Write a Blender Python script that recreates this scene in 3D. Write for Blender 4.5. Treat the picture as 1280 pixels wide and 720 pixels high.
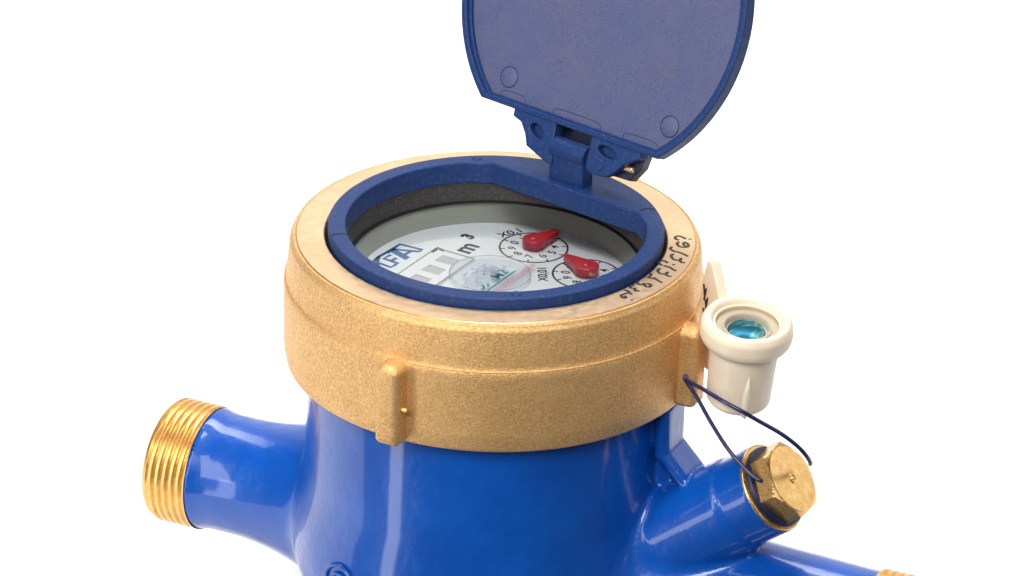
import bpy, bmesh, math, random
import numpy as np
from mathutils import Vector, Matrix
from math import sin, cos, pi, radians, sqrt, atan2

# everything is authored in centimetres with z=0 on the top of the brass collar; the last lines
# turn it into metres and put the table at z=0
FLOOR = -12.0
S = 0.01
sc = bpy.context.scene
for o in list(bpy.data.objects): bpy.data.objects.remove(o)

# ------------------------------------------------------------------ camera
EL, ROLL = radians(26.2), radians(1.7)
fw = Vector((0, cos(EL), -sin(EL))); r0 = Vector((1, 0, 0)); u0 = r0.cross(fw)
rt = r0*cos(ROLL) + u0*sin(ROLL); up = -r0*sin(ROLL) + u0*cos(ROLL)
DIST = 100.0
cloc = -fw*DIST - rt*((620-640)/5130*DIST) + up*((292-360)/5130*DIST)
cam = bpy.data.cameras.new("camera"); camo = bpy.data.objects.new("camera", cam)
sc.collection.objects.link(camo)
camo.matrix_world = Matrix.Translation(cloc) @ Matrix((rt, up, -fw)).transposed().to_4x4()
cam.lens = 144.28; cam.sensor_width = 36; cam.clip_start = .05; cam.clip_end = 50
sc.camera = camo
sc.render.resolution_x = 1024; sc.render.resolution_y = 576

# ------------------------------------------------------------------ light
w = bpy.data.worlds.new("World"); sc.world = w; w.use_nodes = True
w.node_tree.nodes['Background'].inputs[0].default_value = (.95, .97, 1, 1)
w.node_tree.nodes['Background'].inputs[1].default_value = 0.07
sc.view_settings.view_transform = 'Standard'; sc.view_settings.look = 'None'
sc.view_settings.exposure = 0; sc.view_settings.gamma = 1
def area(name, loc, target, sx, sy, power, col=(1, 1, 1)):
    l = bpy.data.lights.new(name, 'AREA'); l.shape = 'RECTANGLE'; l.size = sx*S; l.size_y = sy*S
    l.energy = power; l.color = col
    o = bpy.data.objects.new(name, l); sc.collection.objects.link(o)
    o.location = loc
    o.rotation_euler = (Vector(target)-Vector(loc)).to_track_quat('-Z', 'Y').to_euler()
    return o
LIGHTS = [
 area('key_softbox', (-60, -48, 34), (0, 0, -3), 22, 60, 2.2, (1, .985, .96)),
 area('added_front_fill', (-18, -92, 72), (0, 0, -3), 60, 40, 10.4, (1, .99, .97)),  # added frontal fill, lifts the front of the brass and body
 area('fill_softbox', (70, -40, 26), (0, 0, -3), 12, 50, .6, (.97, .98, 1)),
 area('strip_softbox', (-58, -38, -28), (-2, -4, -6), 10, 80, 1.3, (.96, .96, 1)),
 area('added_side_fill', (78, 42, 24), (4, 0, -4), 44, 40, .8, (1, .985, .96)),  # added out of view so the hex plug's face has something bright to reflect
 area('added_top_fill', (0, -6, 85), (0, -2, 0), 34, 34, 4.2),  # added overhead fill to brighten the dial and the seal top
 area('added_backdrop_light', (0, 52, 70), (0, 34, -12), 120, 30, 3.2),  # added to overexpose the floor behind the meter to plain white
 area('added_far_backdrop_light', (0, 70, 110), (0, 125, 30), 160, 30, 2.6),  # added to light the unseen back wall, which shows only in reflections
]
for l_ in LIGHTS[6:]: l_.data.spread = radians(75)
sc.cycles.max_bounces = 8

# ------------------------------------------------------------------ helpers
COL = sc.collection
def root(name, label, cat, loc):
    o = bpy.data.objects.new(name, None); COL.objects.link(o)
    o.location = loc; o['label'] = label; o['category'] = cat; o.empty_display_size = .01
    return o
def origin_of(p):
    v = Vector((0, 0, 0))
    while p is not None: v += p.location; p = p.parent
    return v
def weigh(o):
    md = o.modifiers.new('n', 'WEIGHTED_NORMAL'); md.keep_sharp = True; md.weight = 60
def link(name, me, m, parent, label=None, kind=None):
    """me is in author space; it is moved into the parent's space"""
    me.name = name
    off = origin_of(parent)
    if off.length > 0: me.transform(Matrix.Translation(-off))
    o = bpy.data.objects.new(name, me); COL.objects.link(o); o.parent = parent
    if me.get('wn'): weigh(o)
    if m is not None:
        me.materials.clear(); me.materials.append(m)
    if label: o['label'] = label
    if kind: o['kind'] = kind
    return o
def finish(me, ang=35, smooth=True):
    if smooth:
        me.shade_smooth()
        if ang: me.set_sharp_from_angle(angle=radians(ang))
    return me
def mesh(v, f, ang=35, smooth=True):
    me = bpy.data.meshes.new('m'); me.from_pydata([tuple(p) for p in v], [], [tuple(q) for q in f]); me.validate()
    return finish(me, ang, smooth)
def from_bm(bm, ang=35, smooth=True):
    bmesh.ops.recalc_face_normals(bm, faces=bm.faces)
    me = bpy.data.meshes.new('m'); bm.to_mesh(me); bm.free()
    return finish(me, ang, smooth)
def frame(o, x, y, z):
    """matrix with columns x,y,z and origin o"""
    M = Matrix((Vector(x), Vector(y), Vector(z))).transposed().to_4x4(); M.translation = Vector(o); return M
def lathe(prof, n=180, M=None, closed=False, ang=35, fill=True):
    v = []; f = []
    for (r, z) in prof:
        for k in range(n):
            a = 2*pi*k/n; v.append(Vector((r*cos(a), r*sin(a), z)))
    m = len(prof)
    for i in range(m if closed else m-1):
        j = (i+1) % m
        for k in range(n):
            l = (k+1) % n
            f.append((i*n+k, i*n+l, j*n+l, j*n+k))
    bm = bmesh.new()
    vs = [bm.verts.new(p) for p in v]
    for q in f: bm.faces.new([vs[t] for t in q])
    bmesh.ops.remove_doubles(bm, verts=bm.verts, dist=1e-5)
    if not closed and fill:
        bmesh.ops.holes_fill(bm, edges=[e for e in bm.edges if e.is_boundary], sides=0)
    me = from_bm(bm, ang)
    if M is not None: me.transform(M)
    return me
def disc(R, z, M=None, n=96):
    me = mesh([(R*cos(2*pi*k/n), R*sin(2*pi*k/n), z) for k in range(n)], [tuple(range(n))], 0, False)
    if M is not None: me.transform(M)
    return me
def rounded(pts, r=.05, n=4):
    """round the corners of an open (r,z) profile"""
    out = [pts[0]]
    for i in range(1, len(pts)-1):
        p = Vector(pts[i]); a = Vector(pts[i-1])-p; b = Vector(pts[i+1])-p
        rr = min(r, a.length*.45, b.length*.45)
        A = p+a.normalized()*rr; B = p+b.normalized()*rr
        for k in range(n+1):
            t = k/n; out.append(tuple(A*(1-t)**2+p*2*t*(1-t)+B*t*t))
    out.append(pts[-1]); return out
def box(sx, sy, sz, M=None, bev=.05, seg=3):
    bm = bmesh.new(); bmesh.ops.create_cube(bm, size=1)
    bmesh.ops.scale(bm, vec=(sx, sy, sz), verts=bm.verts)
    if bev: bmesh.ops.bevel(bm, geom=bm.edges[:], offset=bev, segments=seg, profile=.5, affect='EDGES')
    me = from_bm(bm, 40); me['wn'] = 1
    if M is not None: me.transform(M)
    return me
def smooth_path(pts, n=8):
    P = [Vector(p) for p in pts]
    if len(P) < 3: return P
    out = []
    for i in range(len(P)-1):
        a = P[max(i-1, 0)]; b = P[i]; c = P[i+1]; d = P[min(i+2, len(P)-1)]
        for k in range(n):
            t = k/n
            out.append(.5*((2*b)+(c-a)*t+(2*a-5*b+4*c-d)*t*t+(3*b-a-3*c+d)*t**3))
    out.append(P[-1]); return out
def conv(cu):
    o = bpy.data.objects.new('tmp', cu); COL.objects.link(o)
    dg = bpy.context.evaluated_depsgraph_get(); dg.update()
    me = bpy.data.meshes.new_from_object(o.evaluated_get(dg))
    bpy.data.objects.remove(o); bpy.data.curves.remove(cu); return me
def tube(paths, r, M=None, res=3, cyc=False):
    cu = bpy.data.curves.new('c', 'CURVE'); cu.dimensions = '3D'; cu.bevel_depth = r; cu.bevel_resolution = res; cu.use_fill_caps = True
    for P in paths:
        s = cu.splines.new('POLY'); s.points.add(len(P)-1); s.use_cyclic_u = cyc
        for i, p in enumerate(P): s.points[i].co = (p[0], p[1], p[2] if len(p) > 2 else 0, 1)
    me = conv(cu); finish(me, 50)
    if M is not None: me.transform(M)
    return me
def plate(loops, z0, z1, M=None, bev=.03, res=2):
    """2-D outlines (first outer, the rest holes) extruded from z0 to z1 with rounded edges"""
    cu = bpy.data.curves.new('c', 'CURVE'); cu.dimensions = '2D'; cu.fill_mode = 'BOTH'
    cu.extrude = (z1-z0)/2-bev; cu.bevel_depth = bev; cu.bevel_resolution = res; cu.offset = -bev
    for P in loops:
        s = cu.splines.new('POLY'); s.points.add(len(P)-1); s.use_cyclic_u = True
        for i, p in enumerate(P): s.points[i].co = (p[0], p[1], 0, 1)
    m0 = conv(cu); bm = bmesh.new(); bm.from_mesh(m0); bpy.data.meshes.remove(m0)
    bmesh.ops.remove_doubles(bm, verts=bm.verts, dist=1e-4)
    me = from_bm(bm, 35); me['wn'] = 1
    me.transform(Matrix.Translation((0, 0, (z0+z1)/2)))
    if M is not None: me.transform(M)
    return me
def text(body, size, M, ext=.004, bold=0.0, sx=1.0, align='CENTER'):
    cu = bpy.data.curves.new('t', 'FONT'); cu.body = body; cu.size = size; cu.align_x = align; cu.align_y = 'CENTER'
    cu.extrude = ext; cu.offset = bold
    me = conv(cu); me.transform(Matrix.Diagonal((sx, 1, 1, 1))); me.transform(M); return me
def join(ms):
    v = []; f = []; sm = []
    for me in ms:
        b = len(v); v += [tuple(p.co) for p in me.vertices]
        f += [tuple(b+i for i in p.vertices) for p in me.polygons]
        bpy.data.meshes.remove(me)
    return mesh(v, f, 35)
def cut(o, me, ang=35):
    """boolean-subtract mesh (author space) from object o"""
    me.transform(Matrix.Translation(-origin_of(o.parent)))
    c = bpy.data.objects.new('cutter', me); COL.objects.link(c); c.parent = o.parent
    o.modifiers.clear(); md = o.modifiers.new('b', 'BOOLEAN'); md.operation = 'DIFFERENCE'; md.object = c; md.solver = 'EXACT'
    dg = bpy.context.evaluated_depsgraph_get(); dg.update()
    new = bpy.data.meshes.new_from_object(o.evaluated_get(dg))
    o.modifiers.clear(); old = o.data; nm = old.name; o.data = new
    bpy.data.meshes.remove(old); new.name = nm
    finish(new, ang)
    bpy.data.objects.remove(c); weigh(o)

# ------------------------------------------------------------------ materials
class N:
    def __init__(s, name):
        s.m = bpy.data.materials.new(name); s.m.use_nodes = True; s.t = s.m.node_tree
        s.b = s.t.nodes['Principled BSDF']
        tc = s.t.nodes.new('ShaderNodeTexCoord')
        v = s.t.nodes.new('ShaderNodeVectorMath'); v.operation = 'SCALE'; v.inputs['Scale'].default_value = 100
        s.t.links.new(tc.outputs['Object'], v.inputs[0]); s.co = v.outputs[0]     # centimetres
    def L(s, a, b): s.t.links.new(a, b)
    def put(s, sock, val):
        if hasattr(val, 'links'): s.L(val, s.b.inputs[sock])
        elif isinstance(val, tuple) and len(val) == 3: s.b.inputs[sock].default_value = (*val, 1)
        else: s.b.inputs[sock].default_value = val
    def noise(s, scale, detail=4, rough=.55, stretch=None, dist=0):
        n = s.t.nodes.new('ShaderNodeTexNoise'); n.inputs['Scale'].default_value = scale
        n.inputs['Detail'].default_value = detail; n.inputs['Roughness'].default_value = rough
        n.inputs['Distortion'].default_value = dist
        co = s.co
        if stretch:
            m = s.t.nodes.new('ShaderNodeVectorMath'); m.operation = 'MULTIPLY'; m.inputs[1].default_value = stretch
            s.L(co, m.inputs[0]); co = m.outputs[0]
        s.L(co, n.inputs['Vector']); return n.outputs['Fac']
    def radial(s, freq):
        """noise that depends on distance from the axis only (lathe marks)"""
        x = s.t.nodes.new('ShaderNodeVectorMath'); x.operation = 'MULTIPLY'; x.inputs[1].default_value = (1, 1, 0)
        s.L(s.co, x.inputs[0])
        l = s.t.nodes.new('ShaderNodeVectorMath'); l.operation = 'LENGTH'; s.L(x.outputs[0], l.inputs[0])
        n = s.t.nodes.new('ShaderNodeTexNoise'); n.noise_dimensions = '1D'; n.inputs['Scale'].default_value = freq
        n.inputs['Detail'].default_value = 3
        s.L(l.outputs['Value'], n.inputs['W']); return n.outputs['Fac']
    def ramp(s, fac, stops):
        r = s.t.nodes.new('ShaderNodeValToRGB'); e = r.color_ramp.elements
        while len(e) < len(stops): e.new(.5)
        for i, (p, c) in enumerate(stops):
            e[i].position = p; e[i].color = (*c, 1) if isinstance(c, tuple) else (c, c, c, 1)
        s.L(fac, r.inputs[0]); return r.outputs[0]
    def mix(s, fac, a, b):
        m = s.t.nodes.new('ShaderNodeMix'); m.data_type = 'RGBA'
        for i, x in ((0, fac), (6, a), (7, b)):
            if hasattr(x, 'links'): s.L(x, m.inputs[i])
            else: m.inputs[i].default_value = x if i == 0 else (*x, 1)
        return m.outputs[2]
    def bump(s, h, strength, dist, prev=None):
        b = s.t.nodes.new('ShaderNodeBump'); b.inputs['Strength'].default_value = strength
        b.inputs['Distance'].default_value = dist*S
        s.L(h, b.inputs['Height'])
        if prev is not None: s.L(prev, b.inputs['Normal'])
        s.L(b.outputs[0], s.b.inputs['Normal']); return b.outputs[0]

def m_simple(name, col, rough=.4, metal=0, spec=.5, bump=None, coat=0):
    n = N(name); n.put('Base Color', col); n.put('Roughness', rough); n.put('Metallic', metal); n.put('Specular IOR Level', spec)
    n.put('Coat Weight', coat); n.put('Coat Roughness', .08)
    if bump: n.bump(n.noise(bump[0], 3), bump[1], bump[2])
    return n.m

# glossy blue enamel over a casting
n = N('blue_enamel')
n.put('Base Color', n.mix(n.ramp(n.noise(.6, 2), [(.3, 0.), (.7, 1.)]), (.001, .066, .37), (.001, .086, .45)))
n.put('Roughness', n.ramp(n.noise(2.2, 3), [(.3, .30), (.7, .38)])); n.put('Coat Weight', .7); n.put('Coat Roughness', .08)
n.put('Specular IOR Level', .3)
bb = n.bump(n.noise(.9, 3), .55, .10); n.bump(n.noise(6, 3), .28, .035, bb)
M_BLUE = n.m
# sand-cast brass
n = N('cast_brass')
g = n.noise(19, 4, .65)
big = n.noise(1.1, 3)
c1 = n.mix(n.ramp(g, [(.32, 0.), (.68, 1.)]), (.52, .265, .08), (1.0, .635, .27))
n.put('Base Color', n.mix(n.ramp(big, [(.3, 0.), (.75, .35)]), c1, (.98, .64, .30)))
n.put('Metallic', .65); n.put('Roughness', n.ramp(g, [(.3, .55), (.7, .38)]))
bb = n.bump(n.noise(32, 3, .6), .85, .022); n.bump(n.noise(6, 2), .2, .05, bb)
M_CAST = n.m
# turned brass face
n = N('turned_brass')
n.put('Base Color', n.mix(n.ramp(n.noise(1.2, 3), [(.35, 0.), (.7, 1.)]), (.80, .56, .33), (.86, .62, .38)))
n.put('Metallic', 1.0); n.put('Roughness', n.ramp(n.noise(5, 4), [(.3, .34), (.7, .46)]))
bb = n.bump(n.radial(22), .06, .01); n.bump(n.noise(30, 3), .10, .01, bb)
M_TURN = n.m
n = N('bright_brass')
n.put('Base Color', n.mix(n.ramp(n.noise(5, 4, dist=.6), [(.35, 0.), (.7, 1.)]), (.80, .43, .11), (.92, .56, .19)))
n.put('Metallic', .75); n.put('Roughness', n.ramp(n.noise(9, 4), [(.3, .26), (.7, .34)]))
M_THREAD = n.m
n = N('hex_brass')
n.put('Base Color', n.mix(n.ramp(n.noise(4, 5), [(.35, 0.), (.7, 1.)]), (.74, .44, .15), (.90, .58, .24)))
n.put('Metallic', .92); n.put('Roughness', n.ramp(n.noise(12, 4), [(.3, .24), (.7, .36)]))
M_HEX = n.m
# moulded blue plastic
n = N('blue_plastic')
dust = n.ramp(n.noise(11, 5, .7), [(.50, 0.), (.78, .55)])
n.put('Base Color', n.mix(dust, (.011, .038, .145), (.085, .10, .21)))
n.put('Roughness', n.ramp(n.noise(8, 4), [(.3, .36), (.7, .5)])); n.put('Specular IOR Level', .22); n.bump(n.noise(28, 3), .18, .012)
M_PLAS = n.m
# dusty inner face of the lid
n = N('dusty_blue_plastic')
a = n.mix(n.ramp(n.noise(.8, 4, .55, dist=.5), [(.35, 0.), (.66, 1.)]), (.082, .098, .205), (.106, .106, .195))
fine = n.ramp(n.noise(24, 5, .7), [(.38, 1.), (.56, 0.)])
clump = n.ramp(n.noise(1.6, 5, .65, dist=.6), [(.40, .55), (.60, 1.)])
mm_ = n.t.nodes.new('ShaderNodeMath'); mm_.operation = 'MULTIPLY'; n.L(fine, mm_.inputs[0]); n.L(clump, mm_.inputs[1])
b_ = n.mix(mm_.outputs[0], a, (.045, .06, .17))
scr = n.ramp(n.noise(3.0, 6, .75, (1.0, 6.0, 1.0), .4), [(.66, 0.), (.72, .45)])
n.put('Base Color', n.mix(scr, b_, (.18, .18, .30)))
n.put('Roughness', .55); n.bump(n.noise(18, 4), .25, .02)
M_DUST = n.m
# dark speckled gasket
n = N('speckled_gasket')
n.put('Base Color', n.mix(n.ramp(n.noise(14, 5, .75, (1, 1, 2.2)), [(.50, 0.), (.70, 1.)]), (.026, .023, .023), (.10, .088, .083)))
n.put('Roughness', .55); n.bump(n.noise(20, 3), .4, .02)
M_GASK = n.m
M_NAVY = m_simple('dark_navy_plastic', (.008, .014, .045), .4)
M_BLACK = m_simple('black_rubber', (.012, .012, .014), .5)
M_HOUS = m_simple('grey_register_housing', (.42, .43, .37), .5, bump=(12, .1, .01))
M_DIAL = m_simple('white_dial', (.84, .86, .87), .45, bump=(9, .05, .01))
M_WIN = m_simple('register_frame', (.88, .87, .87), .35)
M_DRUM = m_simple('number_drum', (.55, .53, .54), .4)
M_BEAD = m_simple('window_edge', (.42, .38, .39), .4)
M_INK = m_simple('black_ink', (.012, .012, .014), .5)
M_INKG = m_simple('grey_ink', (.25, .25, .28), .5)
M_BINK = m_simple('blue_ink', (.01, .11, .33), .5)
M_TEAL = m_simple('teal_ink', (.01, .28, .27), .4)
M_PINK = m_simple('red_ink', (.75, .22, .24), .5)
M_LILAC = m_simple('pale_foil_print', (.42, .48, .70), .3)
M_RED = m_simple('red_pointer_plastic', (.58, .012, .014), .3, bump=(10, .2, .02), coat=.3)
# handwriting on metal
M_PEN = m_simple('black_marker', (.02, .018, .018), .45)
n = N('cream_plastic')
n.put('Base Color', n.mix(n.ramp(n.noise(1.4, 4), [(.3, 0.), (.7, 1.)]), (.82, .69, .52), (.88, .76, .60)))
n.put('Roughness', .34); n.put('Subsurface Weight', .25); n.put('Subsurface Scale', .002)
n.b.inputs['Subsurface Radius'].default_value = (1, .7, .5)
n.bump(n.noise(9, 3), .12, .02)
M_CREAM = n.m
n = N('hologram_foil')
n.put('Base Color', n.ramp(n.noise(1.5, 2, dist=.7), [(.30, (.0, .10, .24)), (.50, (.0, .24, .34)), (.56, (.25, .62, .62)), (.60, (.01, .22, .36)), (.74, (.0, .14, .28))]))
n.put('Metallic', .6); n.put('Roughness', .22); n.bump(n.noise(2.5, 1), .25, .03)
M_FOIL = n.m
n = N('foil_sticker')
n.put('Base Color', n.ramp(n.noise(4, 5, .7, dist=1.0), [(.38, (.80, .82, .88)), (.50, (.66, .72, .90)), (.56, (.85, .86, .88)), (.62, (.68, .84, .84)), (.70, (.84, .80, .86))]))
n.put('Roughness', .25)
M_STICK = n.m
# wire
M_WIRE = m_simple('navy_wire', (.010, .012, .085), .3, coat=.4)
# thin clear glass
def glass(name, tint, glossmul=1.0):
    m = bpy.data.materials.new(name); m.use_nodes = True; t = m.node_tree
    for q in list(t.nodes): t.nodes.remove(q)
    out = t.nodes.new('ShaderNodeOutputMaterial'); mx = t.nodes.new('ShaderNodeMixShader')
    tr = t.nodes.new('ShaderNodeBsdfTransparent'); tr.inputs[0].default_value = (*tint, 1)
    gl = t.nodes.new('ShaderNodeBsdfGlossy'); gl.inputs['Roughness'].default_value = .03
    fr = t.nodes.new('ShaderNodeFresnel'); fr.inputs[0].default_value = 1.5
    mm = t.nodes.new('ShaderNodeMath'); mm.operation = 'MULTIPLY'; mm.inputs[1].default_value = glossmul; mm.use_clamp = True
    t.links.new(fr.outputs[0], mm.inputs[0]); t.links.new(mm.outputs[0], mx.inputs[0])
    t.links.new(tr.outputs[0], mx.inputs[1]); t.links.new(gl.outputs[0], mx.inputs[2]); t.links.new(mx.outputs[0], out.inputs[0])
    return m
M_GLASS = glass('clear_glass', (.97, .985, .975), 1.2)
M_COVER = glass('clear_cap', (.98, .98, .98), .8)
M_STICK.surface_render_method = 'BLENDED'; M_STICK.node_tree.nodes['Principled BSDF'].inputs['Alpha'].default_value = .14
M_SWEEP = m_simple('white_paper', (.88, .88, .88), .8, spec=.1)

# ------------------------------------------------------------------ the white sweep
v = []; f = []
prof = [(-5.4, FLOOR-3), (-5.4, FLOOR-.3), (-5.3, FLOOR-.1), (-5.1, FLOOR), (70, FLOOR)]
for k in range(1, 17):
    a = pi/2*k/16; prof.append((70+60*sin(a), FLOOR+60*(1-cos(a))))
prof.append((130, FLOOR+170))
xs = np.linspace(-170, 170, 3)
for (y, z) in prof:
    for x in xs: v.append((x, y, z))
for i in range(len(prof)-1):
    for k in range(2): f.append((i*3+k, i*3+k+1, (i+1)*3+k+1, (i+1)*3+k))
sweep = link('backdrop', mesh(v, f, 0), M_SWEEP, None, kind='structure')

# ------------------------------------------------------------------ axes
TH = radians(26)
O = Vector((cos(TH), -sin(TH), 0)); T = Vector((sin(TH), cos(TH), 0)); Z = Vector((0, 0, 1))
def W(s, t, z): return O*s + T*t + Z*z
meter = root('water_meter', 'blue enamelled water meter with a sand-cast brass collar and its round blue lid standing open', 'water meter', (0, 0, FLOOR))

# ------------------------------------------------------------------ cast body as one smooth blended solid
PHI = radians(38)
BD = np.array([cos(PHI), 0, sin(PHI)])                    # boss direction in (s,t,z)
BF = np.array([8.13, 0, -4.6])                            # centre of the plug's face
B0 = BF - BD*.62                                          # end of the boss
def smin(a, b, k):
    h = np.clip(.5+.5*(b-a)/k, 0, 1); return b*(1-h)+a*h-k*h*(1-h)
def smax(a, b, k): return -smin(-a, -b, k)
def capped(p, a, d, l0, l1, r0, r1, rnd=.08):
    q = p-a; h = q@d; rad = np.sqrt(np.maximum((q*q).sum(-1)-h*h, 1e-9))
    tt = np.clip((h-l0)/(l1-l0), 0, 1); R = r0+(r1-r0)*tt
    return smax(rad-R, np.abs(h-(l0+l1)/2)-(l1-l0)/2, rnd)
def seg_box(p, a, b, half_in, half_t):
    """bar from a to b in the t=0 plane"""
    d = b-a; L = np.linalg.norm(d); d = d/L; nrm = np.array([-d[2], 0, d[0]])
    q = p-a; x = q@d; y = q@nrm; tt = p[..., 1]
    dx = np.maximum(np.abs(x-L/2)-L/2, 0)
    dy = np.abs(y)-half_in; dz = np.abs(tt)-half_t
    inside = smax(smax(dy, dz, .22), np.abs(x-L/2)-L/2, .1)
    return inside
def tri_web(p, pts, half_t):
    """convex polygon in (s,z), thin in t"""
    d = np.full(p.shape[:-1], -1e3); n_ = len(pts)
    for i in range(n_):
        a = pts[i]; b = pts[(i+1) % n_]; e = np.array([b[0]-a[0], b[1]-a[1]]); e = e/np.linalg.norm(e)
        d = np.maximum(d, (p[..., 0]-a[0])*e[1]-(p[..., 2]-a[1])*e[0])
    return smax(d, np.abs(p[..., 1])-half_t, .1)
def A3(*x): return np.array(x, float)
def sdf(p):
    rad = np.sqrt(p[..., 0]**2+p[..., 1]**2); z = p[..., 2]
    R = 4.55+.035*np.maximum(-z-3.5, 0)
    barrel = smax(smax(rad-R, z+3.3, .1), -9.2-z, 1.2)
    bowl = np.sqrt((p[..., 0]/4.6)**2+(p[..., 1]/4.6)**2+((z+8.6)/3.0)**2)
    bowl = (bowl-1)*2.9
    foot = smax(rad-3.4, np.abs(z+11.2)-.78, .15)
    d = smin(barrel, bowl, .8); d = smin(d, foot, .4)
    ax = A3(0, 0, -8.45); c2, s2 = cos(radians(2.7)), sin(radians(2.7)); PD = A3(c2, s2, 0)
    q = p-ax; hh = -(q@PD); qr = np.sqrt(np.maximum((q*q).sum(-1)-hh*hh, 1e-9))
    Rr = 1.53+.075*np.maximum(7.0-hh, 0)**2+.07*np.clip((hh-7.3)/.5, 0, 1)**2
    inlet = smax(qr-Rr, np.abs(hh-5.45)-2.45, .08)
    # waist just behind the thread
    outlet = capped(p, ax, PD, 3.0, 10.35, 1.62, 1.44)
    d = smin(d, inlet, .25); d = smin(d, outlet, .8)
    under = capped(p, A3(0, 0, -8.6), A3(1, 0, 0), 3.0, 7.4, 1.9, 1.3, .9)
    d = smin(d, under, .7)
    boss = capped(p, B0, -BD, .95, 5.6, 1.17, 1.30)
    d = smin(d, boss, .28)
    tip = capped(p, B0, -BD, 0, 1.1, 1.12, 1.12, .05)
    d = smin(d, tip, .06)
    web = tri_web(p, [(4.0, -3.5), (5.0, -3.5), (5.0, -4.6), (6.1, -5.8), (5.2, -7.6), (4.0, -7.6)][::-1], .12)
    web2 = tri_web(p, [(4.0, -3.5), (5.0, -3.5), (5.0, -4.6), (6.1, -5.8), (5.2, -7.6), (4.0, -7.6)], .12)
    d = smin(d, np.minimum(web, web2), .10)
    rib = np.minimum(seg_box(p, A3(4.86, 0, -3.3), A3(4.86, 0, -4.75), .19, .58), seg_box(p, A3(4.78, 0, -4.48), A3(6.3, 0, -6.05), .17, .58))
    d = smin(d, rib, .10)
    post = capped(p, A3(4.4, 0, -3.4), A3(0, 0, -1), 0, 1.0, .55, .40)
    d = smin(d, post, .18)
    return d
def surface_nets(lo, hi, h):
    n = [int(math.ceil((hi[i]-lo[i])/h))+1 for i in range(3)]
    ax_ = [lo[i]+h*np.arange(n[i]) for i in range(3)]
    V = np.empty(n, np.float32)
    for i in range(0, n[0], 16):
        g_ = np.stack(np.meshgrid(ax_[0][i:i+16], ax_[1], ax_[2], indexing='ij'), -1); V[i:i+16] = sdf(g_)
    ins = V < 0
    cs = np.zeros([k-1 for k in n], np.int8)
    for a in (0, 1):
        for b in (0, 1):
            for c in (0, 1): cs += ins[a:n[0]-1+a, b:n[1]-1+b, c:n[2]-1+c]
    act = (cs > 0) & (cs < 8)
    idx = -np.ones(act.shape, np.int64); ijk = np.argwhere(act); idx[act] = np.arange(len(ijk))
    P = (ijk+.5)*h+np.array(lo)
    e = 1e-3
    for _ in range(5):
        d0 = sdf(P); g_ = np.stack([sdf(P+e*np.eye(3)[k])-sdf(P-e*np.eye(3)[k]) for k in range(3)], -1)/(2*e)
        gl = np.maximum((g_*g_).sum(-1, keepdims=True), .05)
        st = -g_*d0[:, None]/gl; ln = np.linalg.norm(st, axis=1, keepdims=True)
        P = P+st*np.minimum(1, .6*h/np.maximum(ln, 1e-9))
    F = []
    for a in range(3):
        b, c = (a+1) % 3, (a+2) % 3
        s0 = [slice(None)]*3; s1 = [slice(None)]*3; s0[a] = slice(0, -1); s1[a] = slice(1, None)
        ch = ins[tuple(s0)] != ins[tuple(s1)]
        q = np.argwhere(ch); q = q[(q[:, b] > 0) & (q[:, c] > 0) & (q[:, b] < n[b]-1) & (q[:, c] < n[c]-1)]
        flip = ins[tuple(q.T)]
        def at(db, dc):
            r = q.copy(); r[:, b] -= db; r[:, c] -= dc; return idx[tuple(r.T)]
        Q = np.stack([at(0, 0), at(1, 0), at(1, 1), at(0, 1)], -1)
        Q[~flip] = Q[~flip][:, ::-1]
        F.append(Q)
    F = np.concatenate(F)
    return P, F[(F >= 0).all(1)]
P, F = surface_nets((-8.3, -5.6, -12.2), (10.8, 5.6, -3.1), .085)
P[:, 2] = np.maximum(P[:, 2], FLOOR+.0)
Wm = np.array([list(O), list(T), [0, 0, 1]])
P = P@Wm
me = bpy.data.meshes.new('body'); me.vertices.add(len(P)); me.vertices.foreach_set('co', P.ravel().astype(np.float32))
me.loops.add(F.size); me.loops.foreach_set('vertex_index', F.ravel().astype(np.int32))
me.polygons.add(len(F)); me.polygons.foreach_set('loop_start', (np.arange(len(F))*4).astype(np.int32))
me.update(calc_edges=True); me.validate(); me.shade_smooth()
body = link('body', me, M_BLUE, meter)

# raised round mark cast on the front of the barrel
an = Vector((-.735, -.68, 0)).normalized(); tan = Vector((an.y, -an.x, 0))*-1
lo_, hi_ = 4.4, 6.0
for _ in range(30):
    md_ = (lo_+hi_)/2; q = an*md_
    if float(sdf(np.array([q.dot(O), q.dot(T), -7.9]))) < 0: lo_ = md_
    else: hi_ = md_
ctr = an*(lo_+.02)+Z*-8.0
Mm = frame(ctr, tan, Z, an)
ring_pts = [(.50*cos(2*pi*k/48), .44*sin(2*pi*k/48), -.02) for k in range(48)]
arc2 = [(.27*cos(a), .23*sin(a), 0.0) for a in np.linspace(.3, 2.8, 14)]
mk = join([tube([ring_pts], .055, Mm, cyc=True), tube([arc2], .045, Mm)])
link('cast_mark', mk, M_BLUE, body)

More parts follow.
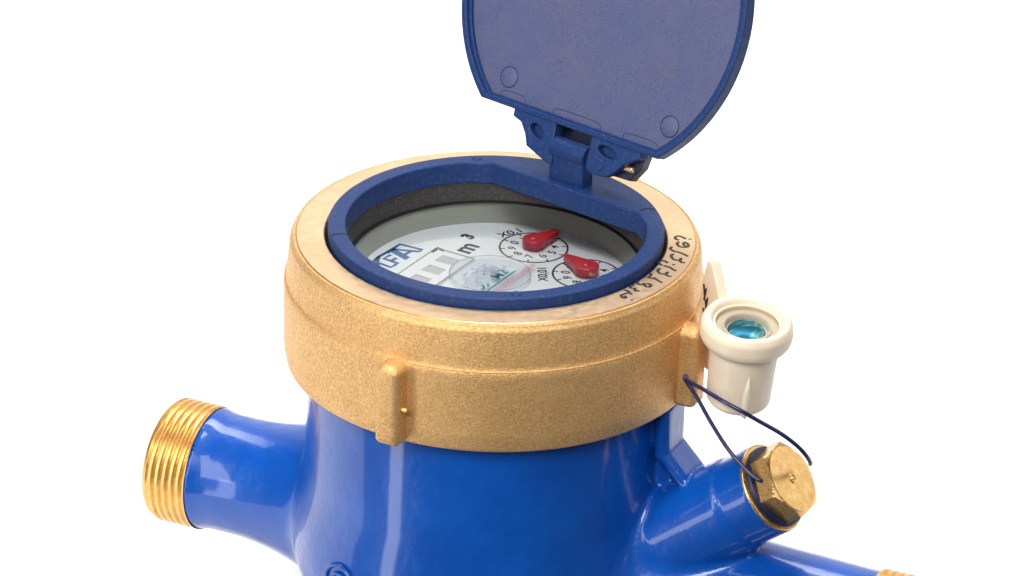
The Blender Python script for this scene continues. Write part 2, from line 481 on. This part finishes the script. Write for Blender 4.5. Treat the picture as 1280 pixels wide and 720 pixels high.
# ------------------------------------------------------------------ threaded ends
def thread(R, L, pitch, depth, bore):
    nz = int(L/pitch*14); na = 120; v = []; f = []
    for i in range(nz+1):
        z = L*i/nz
        for k in range(na):
            ph = z/pitch-k/na; fr = ph-math.floor(ph)
            tri = abs(fr-.5)*2                       # 1 at the root, 0 at the crest
            tri = max(0, (tri-.45)/.55)
            end = min(z/.10, 1, (L-z)/.16); end = max(end, 0)
            r = R-depth*tri-(1-min(1, (L-z)/.14))*.10
            r = r if (L-z) > .14 else min(r, R-.02-.5*(.14-(L-z)))
            a = 2*pi*k/na; v.append((r*cos(a), r*sin(a), z))
    for i in range(nz):
        for k in range(na):
            l = (k+1) % na; f.append((i*na+k, i*na+l, (i+1)*na+l, (i+1)*na+k))
    b = len(v); top = nz*na
    for (r, z) in ((bore+.05, L), (bore, L-.05), (bore, L-1.6), (0.001, L-1.6)):
        for k in range(na):
            a = 2*pi*k/na; v.append((r*cos(a), r*sin(a), z))
    prev = top
    for j in range(4):
        cur = b+j*na
        for k in range(na):
            l = (k+1) % na; f.append((prev+k, prev+l, cur+l, cur+k))
        prev = cur
    return v, f
PDW = O*cos(radians(2.7))+T*sin(radians(2.7)); PTW = T*cos(radians(2.7))-O*sin(radians(2.7))
v, f = thread(1.63, 1.25, .20, .06, 1.2)
M1 = frame(PDW*-7.84+Z*-8.45, PTW, Z, -PDW)
me = mesh(v, f, 60); me.transform(M1)
link('threaded_end', me, M_THREAD, meter, label='left threaded brass pipe end')
v, f = thread(1.54, 1.3, .20, .06, 1.2)
me = mesh(v, f, 60); me.transform(frame(PDW*10.30+Z*-8.45, PTW, -Z, PDW))
link('threaded_end', me, M_THREAD, meter, label='right threaded brass pipe end at the picture edge')

# ------------------------------------------------------------------ brass collar
prof = rounded([(4.30, -3.30), (4.55, -3.40), (4.90, -3.40), (5.10, -3.28), (5.16, -2.9), (5.17, -1.32), (5.155, -1.20), (5.115, -1.13), (5.10, -1.06),
        (5.08, -.8), (5.02, -.16), (4.965, -.09), (4.94, -.02), (4.90, -.015)], .06, 3)
prof = prof + [(4.90, -.015), (4.885, -.03), (4.86, -.03)]
prof = [(4.3, -3.3)] + prof[1:] + [(4.80, -.06), (4.3, -.1)]
collar = link('collar', lathe(prof, 256, closed=True, ang=50), M_CAST, meter)
face = link('collar_face', lathe([(4.87, -.12), (4.87, -.015), (4.85, .0), (4.20, 0), (4.17, -.02), (4.17, -1.3), (3.9, -1.3), (3.9, -1.4), (4.4, -1.4), (4.4, -.12)], 256, closed=True, ang=30), M_TURN, collar)
# cast parting line around the collar
seam = []
rnd = random.Random(4)
for k in range(360):
    a = 2*pi*k/360; rr = 5.135+.008*rnd.random(); seam.append((rr*cos(a), rr*sin(a), -1.165+.006*rnd.random()))
link('parting_line', tube([seam], .020, cyc=True), M_CAST, collar)
# four wrench lugs with a wire hole each
def lug(axis, side):
    """axis = outward direction, side = tangential direction"""
    A = Vector(axis); B = Vector(side)
    out = [(-.34, -2.02), (-.34, .55)]
    pts = []
    hw, top, bot = .33, -1.13, -3.26
    for k in range(13):
        a = pi*k/12; pts.append((hw*cos(a)*.98, top-hw*.75+hw*.75*sin(a)))
    for p in [(-hw, bot+.1), (-hw+.1, bot), (hw-.1, bot), (hw, bot+.1)]: pts.append(p)
    B = Z.cross(A); Mx = frame((0, 0, 0), B, Z, A)
    me = plate([pts], 4.95, 5.62, Mx, bev=.20, res=4)
    o = link('lug', me, M_CAST, collar)
    c = lathe([(.001, -1.5), (.105, -1.5), (.105, 1.5), (.001, 1.5)], 24, frame(A*5.36+Z*-2.36, A, Z, B))
    cut(o, c); return o
lug(O, T); lug(-O, T); lug(T, O)
front = lug(-T, O)
link('pin', lathe([(.001, 0), (.055, 0), (.065, .02), (.065, .40), (.05, .43), (.001, .43)], 20, frame(-T*5.38+O*.02+Z*-2.3, T, Z, O)), M_THREAD, collar)

# ------------------------------------------------------------------ register well under the ring
CA = radians(37); Cx = Vector((cos(CA), -sin(CA), 0)); Nn = Vector((sin(CA), cos(CA), 0))
def dshape(R, d, n_=140):
    """circle of radius R cut by a chord at distance d along Nn; returned in x,y"""
    a0 = math.acos(d/R); base = atan2(Nn.y, Nn.x); P = []
    for k in range(n_+1):
        a = base+a0+(2*pi-2*a0)*k/n_; P.append((R*cos(a), R*sin(a)))
    A = Vector(P[0]); B = Vector(P[-1]); u_ = (A-B).normalized()
    P = P[4:-4]
    return [tuple(A-u_*.14)]+P+[tuple(B+u_*.14)]
circ = lambda R, n_=180, c=(0, 0): [(c[0]+R*cos(2*pi*k/n_), c[1]+R*sin(2*pi*k/n_)) for k in range(n_)]
gasket = link('gasket', lathe([(3.70, -.31), (3.63, -.80), (3.9, -.80), (3.9, -.31)], 180, closed=True), M_GASK, meter)
link('housing_wall', lathe([(3.60, -.85), (3.38, -1.30), (3.30, -1.40), (3.88, -1.40), (3.88, -.85)], 180, closed=True), M_HOUS, meter)
link('seal_ring', lathe([(3.56, -.815), (3.56, -.845), (3.88, -.845), (3.88, -.815)], 180, closed=True), M_BLACK, meter)
link('glass', disc(3.60, -.79), M_GLASS, meter)
dial = link('dial', lathe([(.001, -1.30), (3.36, -1.30), (3.37, -1.36), (.001, -1.36)], 180), M_DIAL, meter)

# blue register ring with a straight bridge towards the hinge
ring = link('register_ring', plate([circ(4.10, 220), dshape(3.66, 2.78)], -.32, .25, bev=.05, res=3), M_PLAS, meter)
for (x, y) in ((-.55, 3.86), (.53, -3.80)):
    link('ring_nub', lathe([(.001, .285), (.10, .28), (.135, .25), (.14, .20), (.001, .20)], 28, Matrix.Translation((x, y, 0))), M_PLAS, ring)
for az in (193, 16):
    a = radians(az); c = Vector((3.86*cos(a), 3.86*sin(a), .252)); rdir = Vector((cos(a), sin(a), 0)); tdir = Vector((-sin(a), cos(a), 0))
    sg = -1 if az > 90 else 1
    pts = [c+rdir*(.2*x)+tdir*sg*(.10*(1-x*x)) for x in np.linspace(-1, 1, 12)]
    link('ring_mark', tube([pts], .018), M_BLACK, ring)

# ------------------------------------------------------------------ dial print and pointers
TA = radians(60); tx = Vector((cos(TA), sin(TA), 0)); ty = Vector((-sin(TA), cos(TA), 0))
ZD = -1.30
def D(x, y, h=.004): return Vector((x, y, ZD+h))
def fr(x, y, az, h=.004):
    a = radians(az); return frame(D(x, y, h), (cos(a), sin(a), 0), (-sin(a), cos(a), 0), (0, 0, 1))
def ribbon(P, wd, h=.004, cyc=False):
    """flat printed line of width wd on the dial"""
    P = [Vector((p[0], p[1])) for p in P]; n_ = len(P); v = []; f = []
    for i in range(n_):
        a = P[(i-1) % n_] if (cyc or i > 0) else P[i]; b = P[(i+1) % n_] if (cyc or i < n_-1) else P[i]
        d = (b-a).normalized(); q = Vector((-d.y, d.x))*wd/2
        v += [D(*(P[i]+q), h), D(*(P[i]-q), h), ]
    for i in range(n_ if cyc else n_-1):
        j = (i+1) % n_; f.append((2*i, 2*j, 2*j+1, 2*i+1))
    return mesh(v, f, 0, False)
def subdial(cx, cy, R, zero, ptr, label, lpos, laz, lsize, hub, tip):
    ms = [ribbon([(cx+R*cos(a), cy+R*sin(a)) for a in np.linspace(0, 2*pi, 73)[:-1]], .05, cyc=True)]
    for k in range(10):
        a = radians(zero-36*k)
        ms.append(ribbon([(cx+r_*cos(a), cy+r_*sin(a)) for r_ in (R-.13, R)], .04, .006))
        ms.append(text(str(k), .32, fr(cx+(R-.32)*cos(a), cy+(R-.32)*sin(a), zero-90-0), ext=.002, bold=.004))
    ms.append(text(label, lsize, fr(lpos[0], lpos[1], laz), ext=.002, bold=.005))
    link('printed_scale', join(ms), M_INK, dial)
    # tear-drop pointer
    a0 = radians(ptr); h = []
    for k in range(25):
        a = radians(52)+(2*pi-radians(104))*k/24; h.append((hub*cos(a), hub*sin(a)))
    h += [(tip, -.045), (tip+.02, 0), (tip, .045)]
    Mp = frame(D(cx, cy, 0), (cos(a0), sin(a0), 0), (-sin(a0), cos(a0), 0), (0, 0, 1))
    p = link('pointer', plate([h], .06, .27, Mp, bev=.035), M_RED, dial)
    link('pointer_cap', lathe([(.001, .30), (.06, .298), (.10, .28), (.11, .25), (.001, .25)], 24, Mp), M_RED, p)
    link('spindle', lathe([(.07, -.01), (.07, .1), (.001, .1)], 16, Mp), M_INK, p)
subdial(.94, 1.98, .85, 152, 42, 'X0,1', (.36, 2.80), 36, .36, .29, .80)
subdial(2.25, .56, .83, 172, 132, 'X0,01', (1.18, .50), 92, .33, .31, .80)
link('printed_unit', join([text('m', .74, fr(-.73, 1.84, 60), ext=.002, bold=.02), text('3', .46, fr(-.70, 2.50, 60), ext=.002, bold=.024)]), M_INK, dial)

# maker's name in blue outline letters
ms = []
def lt(px, py): q = Vector((-2.40, 1.26, 0))+tx*px+ty*py; return (q.x, q.y)
def ln(pts, wd=.10): ms.append(ribbon([lt(*p) for p in pts], wd))
LA = 54; la = radians(LA); tx0, ty0 = tx, ty
tx = Vector((cos(la), sin(la), 0)); ty = Vector((-sin(la), cos(la), 0))
ln([(-.98, -.30), (-.98, .12)]); ln([(-.86, -.34), (-.86, .12)])
ln([(-.62, .20), (-.62, -.24), (-.40, -.24)]); ln([(-.70, .27), (-.70, .05)])
ln([(-.70, .27), (-.34, .36), (-.02, .36), (.0, .28)]); ln([(-.34, .36), (-.62, .20)])
ln([(-.34, -.26), (-.34, .20), (-.06, .20)]); ln([(-.34, -.02), (-.12, -.02)])
ln([(-.02, -.26), (.12, .36)]); ln([(.08, -.26), (.22, .36)]); ln([(.22, .36), (.52, -.22)]); ln([(.16, -.06), (.42, -.06)])
ln([(-.02, .36), (.56, .40), (.66, -.22), (.52, -.22)])
link('maker_name', join(ms), M_BINK, dial)
tx, ty = tx0, ty0

# register window: raised frame with number openings
def bx(px, py): return Vector((-1.49, 1.66, 0))+tx*px+ty*py
M2 = frame((0, 0, ZD), tx, ty, (0, 0, 1))
inv = M2.inverted()
def loc2(v3): q = inv @ Vector((v3.x, v3.y, ZD)); return (q.x, q.y)
bw, bl = 1.12, 2.9
outer = [loc2(bx(.02, .02)), loc2(bx(.02, -bw)), loc2(bx(-bl, -bw)), loc2(bx(-bl, .02))]
wins = []
for k in range(4):
    cx_ = -.42-.64*k; wins.append([loc2(bx(cx_+.19, -.34)), loc2(bx(cx_+.19, -.84)), loc2(bx(cx_-.19, -.84)), loc2(bx(cx_-.19, -.34))])
wf = link('register_window', plate([outer]+wins, 0.0, .06, M2, bev=.015), M_WIN, dial)
border = [loc2(bx(.0, .0)), loc2(bx(.0, -bw+.02)), loc2(bx(-bl+.02, -bw+.02)), loc2(bx(-bl+.02, .0))]
link('window_bead', tube([[(x, y, .06) for x, y in border]], .024, M2, cyc=True), M_BEAD, wf)
for k in range(4):
    cx_ = -.42-.64*k; q = loc2(bx(cx_, -.59))
    dr = link('number_drum', box(.40, .52, .03, M2 @ Matrix.Translation((q[0], q[1], .018)), bev=.01), M_DRUM, wf)
c1, c2, c3 = bx(-.26, -.03), bx(.02, -.03), bx(-.02, -.26)
link('printed_corner', join([ribbon([(c1.x, c1.y), (c2.x, c2.y)], .11, .066), ribbon([(c2.x-.02, c2.y+.02), (c3.x, c3.y)], .09, .068)]), M_INK, dial)

# round foil sticker with teal and red print
SC = (-.12, .25)
stk = link('foil_sticker', lathe([(.001, .098), (1.0, .098), (1.0, .090), (.001, .090)], 90, Matrix.Translation((SC[0], SC[1], ZD))), M_STICK, dial)
link('sticker_edge', ribbon([(SC[0]+1.0*cos(a), SC[1]+1.0*sin(a)) for a in np.linspace(0, 2*pi, 73)[:-1]], .022, .103, cyc=True), M_INKG, stk)
ms = [text('M2', .40, fr(.12, .20, 60, .105), ext=.002, bold=.004)]
def sp(a, b): q = tx*a+ty*b; return (q.x, q.y)
ms.append(ribbon([sp(-.75, -.22), sp(.62, -.22)], .05, .106))
for k in range(5): ms.append(ribbon([sp(-.72+.07*k, -.05-.03*(k % 2)), sp(-.66+.07*k, -.14+.1*(k % 3))], .06, .107))
link('teal_print', join(ms), M_TEAL, stk)
ms = []
for k in range(13):
    a = -.55+.135*k; ms.append(ribbon([sp(a, -.52), sp(a+.03, -.34), sp(a+.07, -.50), sp(a+.09, -.36)], .030, .105))
link('red_print', join(ms), M_PINK, stk)
ms = []; rr = random.Random(9)
for k in range(26):
    a = rr.uniform(-.6, .7); b = rr.uniform(.05, .75)
    if a*a+b*b > .75: continue
    ms.append(ribbon([sp(a, b), sp(a+rr.uniform(.04, .16), b+rr.uniform(-.08, .08)), sp(a+rr.uniform(.0, .2), b+rr.uniform(-.12, .12))], .035, .105+.0004*k))
link('pale_print', join(ms), M_LILAC, stk)

# ------------------------------------------------------------------ handwriting on the collar
HW = [[(4.627, 0.013), (4.548, 0.115), (4.454, 0.171), (4.38, 0.122), (4.382, -0.004), (4.462, -0.061)],
[(4.725, 0.033), (4.74, 0.002)],
[(4.46, -0.155), (4.409, -0.253), (4.454, -0.406), (4.588, -0.459), (4.676, -0.391), (4.661, -0.235), (4.589, -0.178), (4.565, -0.305), (4.616, -0.407)],
[(4.278, -0.449), (4.24, -0.558), (4.326, -0.695), (4.446, -0.749), (4.578, -0.864), (4.656, -0.963)],
[(4.309, -0.851), (4.254, -0.929), (4.265, -1.052), (4.329, -1.171), (4.449, -1.181), (4.487, -1.074), (4.463, -1.18), (4.487, -1.301), (4.58, -1.313)],
[(4.164, -1.354), (4.06, -1.238), (3.965, -1.275), (3.949, -1.418), (4.028, -1.498)],
[(4.291, -1.419), (4.306, -1.467)],
[(4.054, -1.515), (4.186, -1.585), (4.264, -1.684), (4.347, -1.782)],
[(3.971, -1.673), (3.91, -1.799), (3.966, -1.947), (4.098, -1.969), (4.141, -1.857), (4.103, -1.999), (4.163, -2.074), (4.229, -2.093)],
[(3.686, -1.936), (3.746, -2.005), (3.71, -2.128), (3.664, -2.18), (3.774, -2.233), (3.88, -2.274)],
[(3.807, -2.182), (3.905, -2.333), (4.001, -2.447)],
[(3.44, -2.376), (3.404, -2.499), (3.49, -2.595), (3.571, -2.518), (3.595, -2.666), (3.692, -2.702), (3.728, -2.585), (3.637, -2.513)],
[(3.331, -2.594), (3.246, -2.66), (3.25, -2.791), (3.337, -2.803), (3.361, -2.921), (3.464, -2.932)],
[(3.181, -3.005), (3.271, -3.135)],
[(3.103, -2.891), (3.207, -3.003), (3.101, -3.105), (3.021, -3.182), (3.046, -3.311), (3.124, -3.323), (3.1, -3.206)],
[(3.255, -3.415), (3.275, -3.449)],
]
ms = [tube([[(p.x, p.y, 0) for p in smooth_path([(x, y, 0) for x, y in s], 6)]], .040) for s in HW]
me = join(ms)
me.transform(Matrix.Diagonal((1, 1, .18, 1)))
link('handwriting', me, M_PEN, collar)

# ------------------------------------------------------------------ hinge post on the ring
HP = Nn*3.22
post = link('hinge_post', join([box(1.05, .46, .92, frame(Nn*3.22+Cx*-.16+Z*.62, Cx, Nn, Z), bev=.05)]), M_PLAS, ring)
link('hinge_barrel', lathe(rounded([(.001, -.53), (.27, -.53), (.27, .53), (.001, .53)], .04), 48, frame(Nn*3.22+Cx*-.16+Z*1.05, Nn, Z, Cx)), M_PLAS, post)

# ------------------------------------------------------------------ lid, standing open
LAz = radians(38.6); cX = Vector((cos(LAz), -sin(LAz), 0)); cN = Vector((sin(LAz), cos(LAz), 0))
BE = radians(69); dD = cN*cos(BE)+Z*sin(BE); mN = cX.cross(dD)
if mN.y > 0: mN = -mN
P0 = cX*-.22+cN*3.2+Z*1.656
LM = frame(P0, cX, dD, cX.cross(dD)); fl = 1 if cX.cross(dD).dot(mN) > 0 else -1
def lidM(z): return LM
LC = (-.19, 3.24)
def lshape(R, d0, n_=160):
    a0 = math.acos(min(1, (LC[1]-d0)/R)); P = []
    for k in range(n_+1):
        a = -pi/2+a0+(2*pi-2*a0)*k/n_; P.append((LC[0]+R*cos(a), LC[1]+R*sin(a)))
    return P
lid = link('lid', plate([lshape(4.27, 0.0)], -.40, -.24, LM, bev=.05), M_PLAS, meter)
link('lid_rim', plate([lshape(4.27, 0.0), lshape(4.10, .15)], -.30, 0.0, LM, bev=.035), M_PLAS, lid)
link('lid_ledge', plate([lshape(4.12, .14), lshape(4.02, .19)], -.30, -.10, LM, bev=.02), M_PLAS, lid)
lp = link('lid_panel', plate([lshape(4.05, .17)], -.30, -.20, LM, bev=.01), M_DUST, lid)
lp.data.name = 'lid_panel'
for (x, y) in ((-2.42, .69), (2.60, .84), (-2.45, 5.8), (2.4, 5.8)):
    mk_ = link('ejector_mark', lathe([(.001, -.185), (.235, -.185), (.25, -.195), (.25, -.22), (.001, -.22)], 40, LM @ Matrix.Translation((x, y, 0))), M_DUST, lid)
    link('mark_groove', tube([[(x+.262*cos(a), y+.262*sin(a), -.199) for a in np.linspace(0, 2*pi, 41)[:-1]]], .014, LM, cyc=True), M_PLAS, lid)
for (x0, x1) in ((-2.55, -1.70), (-.85, .65), (1.35, 2.45)):
    P_ = [(x0, .17), (x0+.12, .34), (x1-.15, .34), (x1, .17)]
    link('moulding_line', tube([smooth_path([(x, y, -.198) for x, y in P_], 5)], .008, LM), M_PLAS, lid)
# hinge lugs below the straight edge
def hlug(pts, hole):
    o = link('hinge_lug', plate([pts, hole], -.30, -.03, LM, bev=.04), M_PLAS, lid)
    link('lug_back', plate([[((x-pts[0][0])*.96+pts[0][0]+.02, y*.96) for x, y in pts]], -.46, -.24, LM, bev=.03), M_PLAS, lid)
    return o
def ell(cx, cy, a, b, rot, n_=28):
    r_ = radians(rot); return [(cx+a*cos(t)*cos(r_)-b*sin(t)*sin(r_), cy+a*cos(t)*sin(r_)+b*sin(t)*cos(r_)) for t in np.linspace(0, 2*pi, n_+1)[:-1]]
hlug([(-1.92, .06), (-.56, .06), (-.52, -.50), (-.40, -.98), (-.56, -1.02), (-1.28, -.78), (-1.42, -.50), (-1.62, -.26), (-1.90, -.18)], ell(-1.08, -.34, .24, .14, -25))
hlug([(.56, .06), (2.06, .06), (2.12, -.14), (1.92, -.26), (1.70, -.40), (1.50, -.66), (1.25, -.86), (.80, -.90), (.60, -.78)], ell(1.12, -.26, .30, .13, -8))
link('hinge_web', plate([[(-1.0, .05), (1.0, .05), (1.0, -.45), (-1.0, -.45)]], -.86, -.62, LM, bev=.03), M_NAVY, lid)
link('lug_boss', lathe([(.001, .0), (.13, 0), (.15, -.02), (.15, -.08), (.001, -.08)], 28, LM @ Matrix.Translation((1.00, -.62, .0))), M_PLAS, lid)
link('lug_boss', lathe([(.001, .0), (.11, 0), (.13, -.02), (.13, -.08), (.001, -.08)], 28, LM @ Matrix.Translation((-.86, -.66, -.02))), M_PLAS, lid)
# outer cheek and pin
link('hinge_cheek', plate([[(.62, -.1), (2.02, -.08), (1.98, -.42), (1.74, -.80), (.66, -.84)]], -.74, -.40, LM, bev=.04), M_NAVY, lid)
link('hinge_pin', lathe(rounded([(.001, -1.3), (.09, -1.3), (.09, 1.80), (.07, 1.83), (.001, 1.83)], .02), 24, frame(LM @ Vector((0, -.50, -.33)), dD, -mN, cX)), M_TURN, lid)

# ------------------------------------------------------------------ brass plug on the boss
b3 = O*cos(PHI)+Z*sin(PHI); v3 = T.cross(b3)          # in-plane perpendicular
Fc = W(*BF)
plug = link('hex_plug', None or mesh([(0, 0, 0)], [], 0), M_HEX, meter)
def hexprism(ap, h0, h1, rtop, bore=None, rot=0):
    na = 180; v = []; f = []
    zs = [h0, h0+.02]+list(np.linspace(h0+.04, h1-.30, 6))+list(np.linspace(h1-.28, h1-.02, 20))+[h1]
    for z in zs:
        for k in range(na):
            a = 2*pi*k/na; q = ((a) % (pi/3))-pi/6
            rh = ap/cos(q); rm = rtop+(h1-z)*1.75
            r = min(rh, rm)
            if z == h1: r = min(r, rtop-.015)
            v.append((r*cos(a+rot), r*sin(a+rot), z))
    n_ = len(zs)
    for i in range(n_-1):
        for k in range(na):
            l = (k+1) % na; f.append((i*na+k, i*na+l, (i+1)*na+l, (i+1)*na+k))
    f.append(tuple(range((n_-1)*na, n_*na))); f.append(tuple(reversed(range(na))))
    return v, f
v, f = hexprism(.86, -.52, .02, .845, rot=radians(30))
me = mesh(v, f, 22); me.transform(frame(Fc, T, v3, b3) if T.cross(v3).dot(b3) > 0 else frame(Fc, v3, T, b3))
old = plug.data; me.name = 'hex_plug'; me.transform(Matrix.Translation(-origin_of(meter))); me.materials.append(M_HEX); plug.data = me; bpy.data.meshes.remove(old)
PM = frame(Fc, T, v3, b3) if T.cross(v3).dot(b3) > 0 else frame(Fc, v3, T, b3)
ha = radians(30+210); hd = (PM.to_3x3() @ Vector((cos(ha), sin(ha), 0))).normalized()
hp = Fc+hd*.86-b3*.27
side = b3.cross(hd)
cut(plug, lathe([(.001, -.8), (.12, -.8), (.12, .5), (.001, .5)], 24, frame(hp, b3, side, hd)), 20)
link('centre_mark', join([tube([[(.10*cos(a), .10*sin(a), .02) for a in np.linspace(0, 2*pi, 25)[:-1]]], .03, PM, cyc=True),
     lathe([(.001, .05), (.04, .045), (.06, .02), (.001, .02)], 16, PM)]), M_HEX, plug)
link('plug_washer', lathe(rounded([(.6, -.61), (1.0, -.61), (1.03, -.55), (1.01, -.47), (.80, -.44)], .02)+[(.6, -.44)], 72, PM, closed=True), M_NAVY, plug)
link('boss_lip', lathe(rounded([(.70, -.70), (1.10, -.70), (1.12, -.67), (1.115, -.62), (1.07, -.60)], .02)+[(.70, -.60)], 72, PM, closed=True), M_HEX, plug)

# ------------------------------------------------------------------ plastic seal capsule hanging by the collar
seal_o = W(6.61, 0, -2.73)
seal = root('meter_seal', 'cream plastic seal capsule with a teal foil disc inside, beside the brass collar', 'seal', seal_o)
sa = (Z + O*.055 + Vector((0, -1, 0))*.10).normalized()
sx_ = sa.cross(Vector((0, -1, 0))).normalized(); sy_ = sa.cross(sx_)
SM = frame(seal_o, sx_, sy_, sa)
H = 2.04
prof = rounded([(.001, -.12), (.70, -.12), (.775, -.02), (.83, 1.48), (.93, 1.58), (1.06, 1.64), (1.12, 1.80), (1.11, 2.08), (1.02, 2.24), (.90, 2.25), (.84, 2.18), (.81, 2.02), (.78, 1.97)], .06, 4)
prof += [(.60, 1.95), (.59, 2.00), (.55, 2.01), (.52, 1.98), (.51, 1.85), (.001, 1.85)]
cap = link('capsule', lathe(prof, 96, SM, ang=50), M_CREAM, seal)
link('inner_ridge', lathe(rounded([(.83, 2.09), (.77, 2.11), (.75, 2.06), (.83, 2.04)], .02), 72, SM, closed=True), M_CREAM, seal)
link('foil_disc', lathe([(.001, 1.97), (.15, 1.965), (.30, 1.945), (.43, 1.91), (.46, 1.87), (.001, 1.86)], 60, SM), M_FOIL, seal)
link('clear_cover', disc(.78, 2.03, SM), M_COVER, seal)
# pointed rib down the front
fp = -sy_ if (-sy_).y < 0 else sy_
rb = []
fdir = (Vector((.17, -1, 0))).normalized(); fdir = (fdir-sa*fdir.dot(sa)).normalized(); tdir = sa.cross(fdir)
v = []; f = []
for i, (z, wd) in enumerate([(-.10, .075), (.0, .10), (.3, .125), (.6, .12), (.85, .08), (1.0, .04), (1.12, .008)]):
    r_ = .775+.055*max(z, 0)/1.42
    for (x, e) in ((-1, -.03), (-.5, .045), (0, .075), (.5, .045), (1, -.03)):
        v.append(seal_o+sa*z+fdir*(r_+e*min(1, wd/.08))+tdir*(wd*x))
for i in range(6):
    for k in range(4): f.append((i*5+k, i*5+k+1, i*5+k+6, i*5+k+5))
link('rib', mesh(v, f, 60), M_CREAM, seal)
# the flag behind it
g0 = W(5.72, .55, -1.36)
gx = Vector((.62, .10, 0)).normalized(); gx = (O*.80+T*-.55).normalized(); gy = Z; gz = gx.cross(gy)
if gz.y > 0: gz = -gz
GM = frame(g0, gx, gy, gx.cross(gy))
flag = link('flag', plate([[(-.62, -1.2), (.75, -1.2), (.60, .25), (-.12, 1.58), (-.24, 1.68), (-.40, 1.60), (-.58, 1.0)]], -.13, .13, GM, bev=.04), M_CREAM, seal)
sg = 1 if gx.cross(gy).y < 0 else -1
ms = []
for (a, b) in (((-.46, .98), (-.40, .70)), ((-.34, .92), (-.42, .58)), ((-.36, .62), (-.24, .20)), ((-.26, .70), (-.34, .30)), ((-.16, .42), (-.12, .05)), ((-.10, .50), (-.20, .0)), ((-.44, .35), (-.30, -.05))):
    ms.append(tube([[(a[0], a[1], sg*.13), (b[0], b[1], sg*.13)]], .028, GM))
link('flag_writing', join(ms), M_PEN, flag)

# ------------------------------------------------------------------ sealing wire
wire = root('seal_wire', 'thin navy wire looped from the brass lug hole to the hexagonal plug', 'wire', W(5.36, -.4, -2.35))
A_ = [(5.36, -.05, -2.36), (5.36, -.40, -2.38), (5.50, -.46, -2.52), (5.76, -.49, -2.81), (6.21, -.58, -3.35), (6.74, -.67, -3.90), (7.29, -.75, -4.28), (7.60, -.77, -4.42), (7.72, -.66, -4.46)]
B_ = [(5.36, -.02, -2.34), (5.41, -0.42, -2.39),(5.71, -0.6, -2.39),(6.05, -0.8, -2.36),(6.66, -1.0, -2.43),(7.09, -1.0, -2.55),(7.51, -0.85, -2.79),(7.96, -0.55, -3.14),(8.27, -0.25, -3.52),(8.46, -.03, -3.86), (8.50, .20, -4.16), (8.38, .50, -4.38)]
link('strand', tube([smooth_path([W(*p) for p in A_], 10)], .050), M_WIRE, wire)
link('strand', tube([smooth_path([W(*p) for p in B_], 10)], .052), M_WIRE, wire)

# ------------------------------------------------------------------ centimetres -> metres, table top at z=0
done = set()
for o in bpy.data.objects:
    if o.data is not None and o.type == 'MESH' and o.data.name not in done:
        done.add(o.data.name); o.data.transform(Matrix.Scale(S, 4))
    if o.parent is None:
        o.location = (Vector(o.location)+Vector((0, 0, -FLOOR if o.name != 'backdrop' else 0)))*S
        if o.name == 'backdrop': o.location.z = -FLOOR*S
    else:
        o.location = Vector(o.location)*S
bpy.context.view_layer.update()
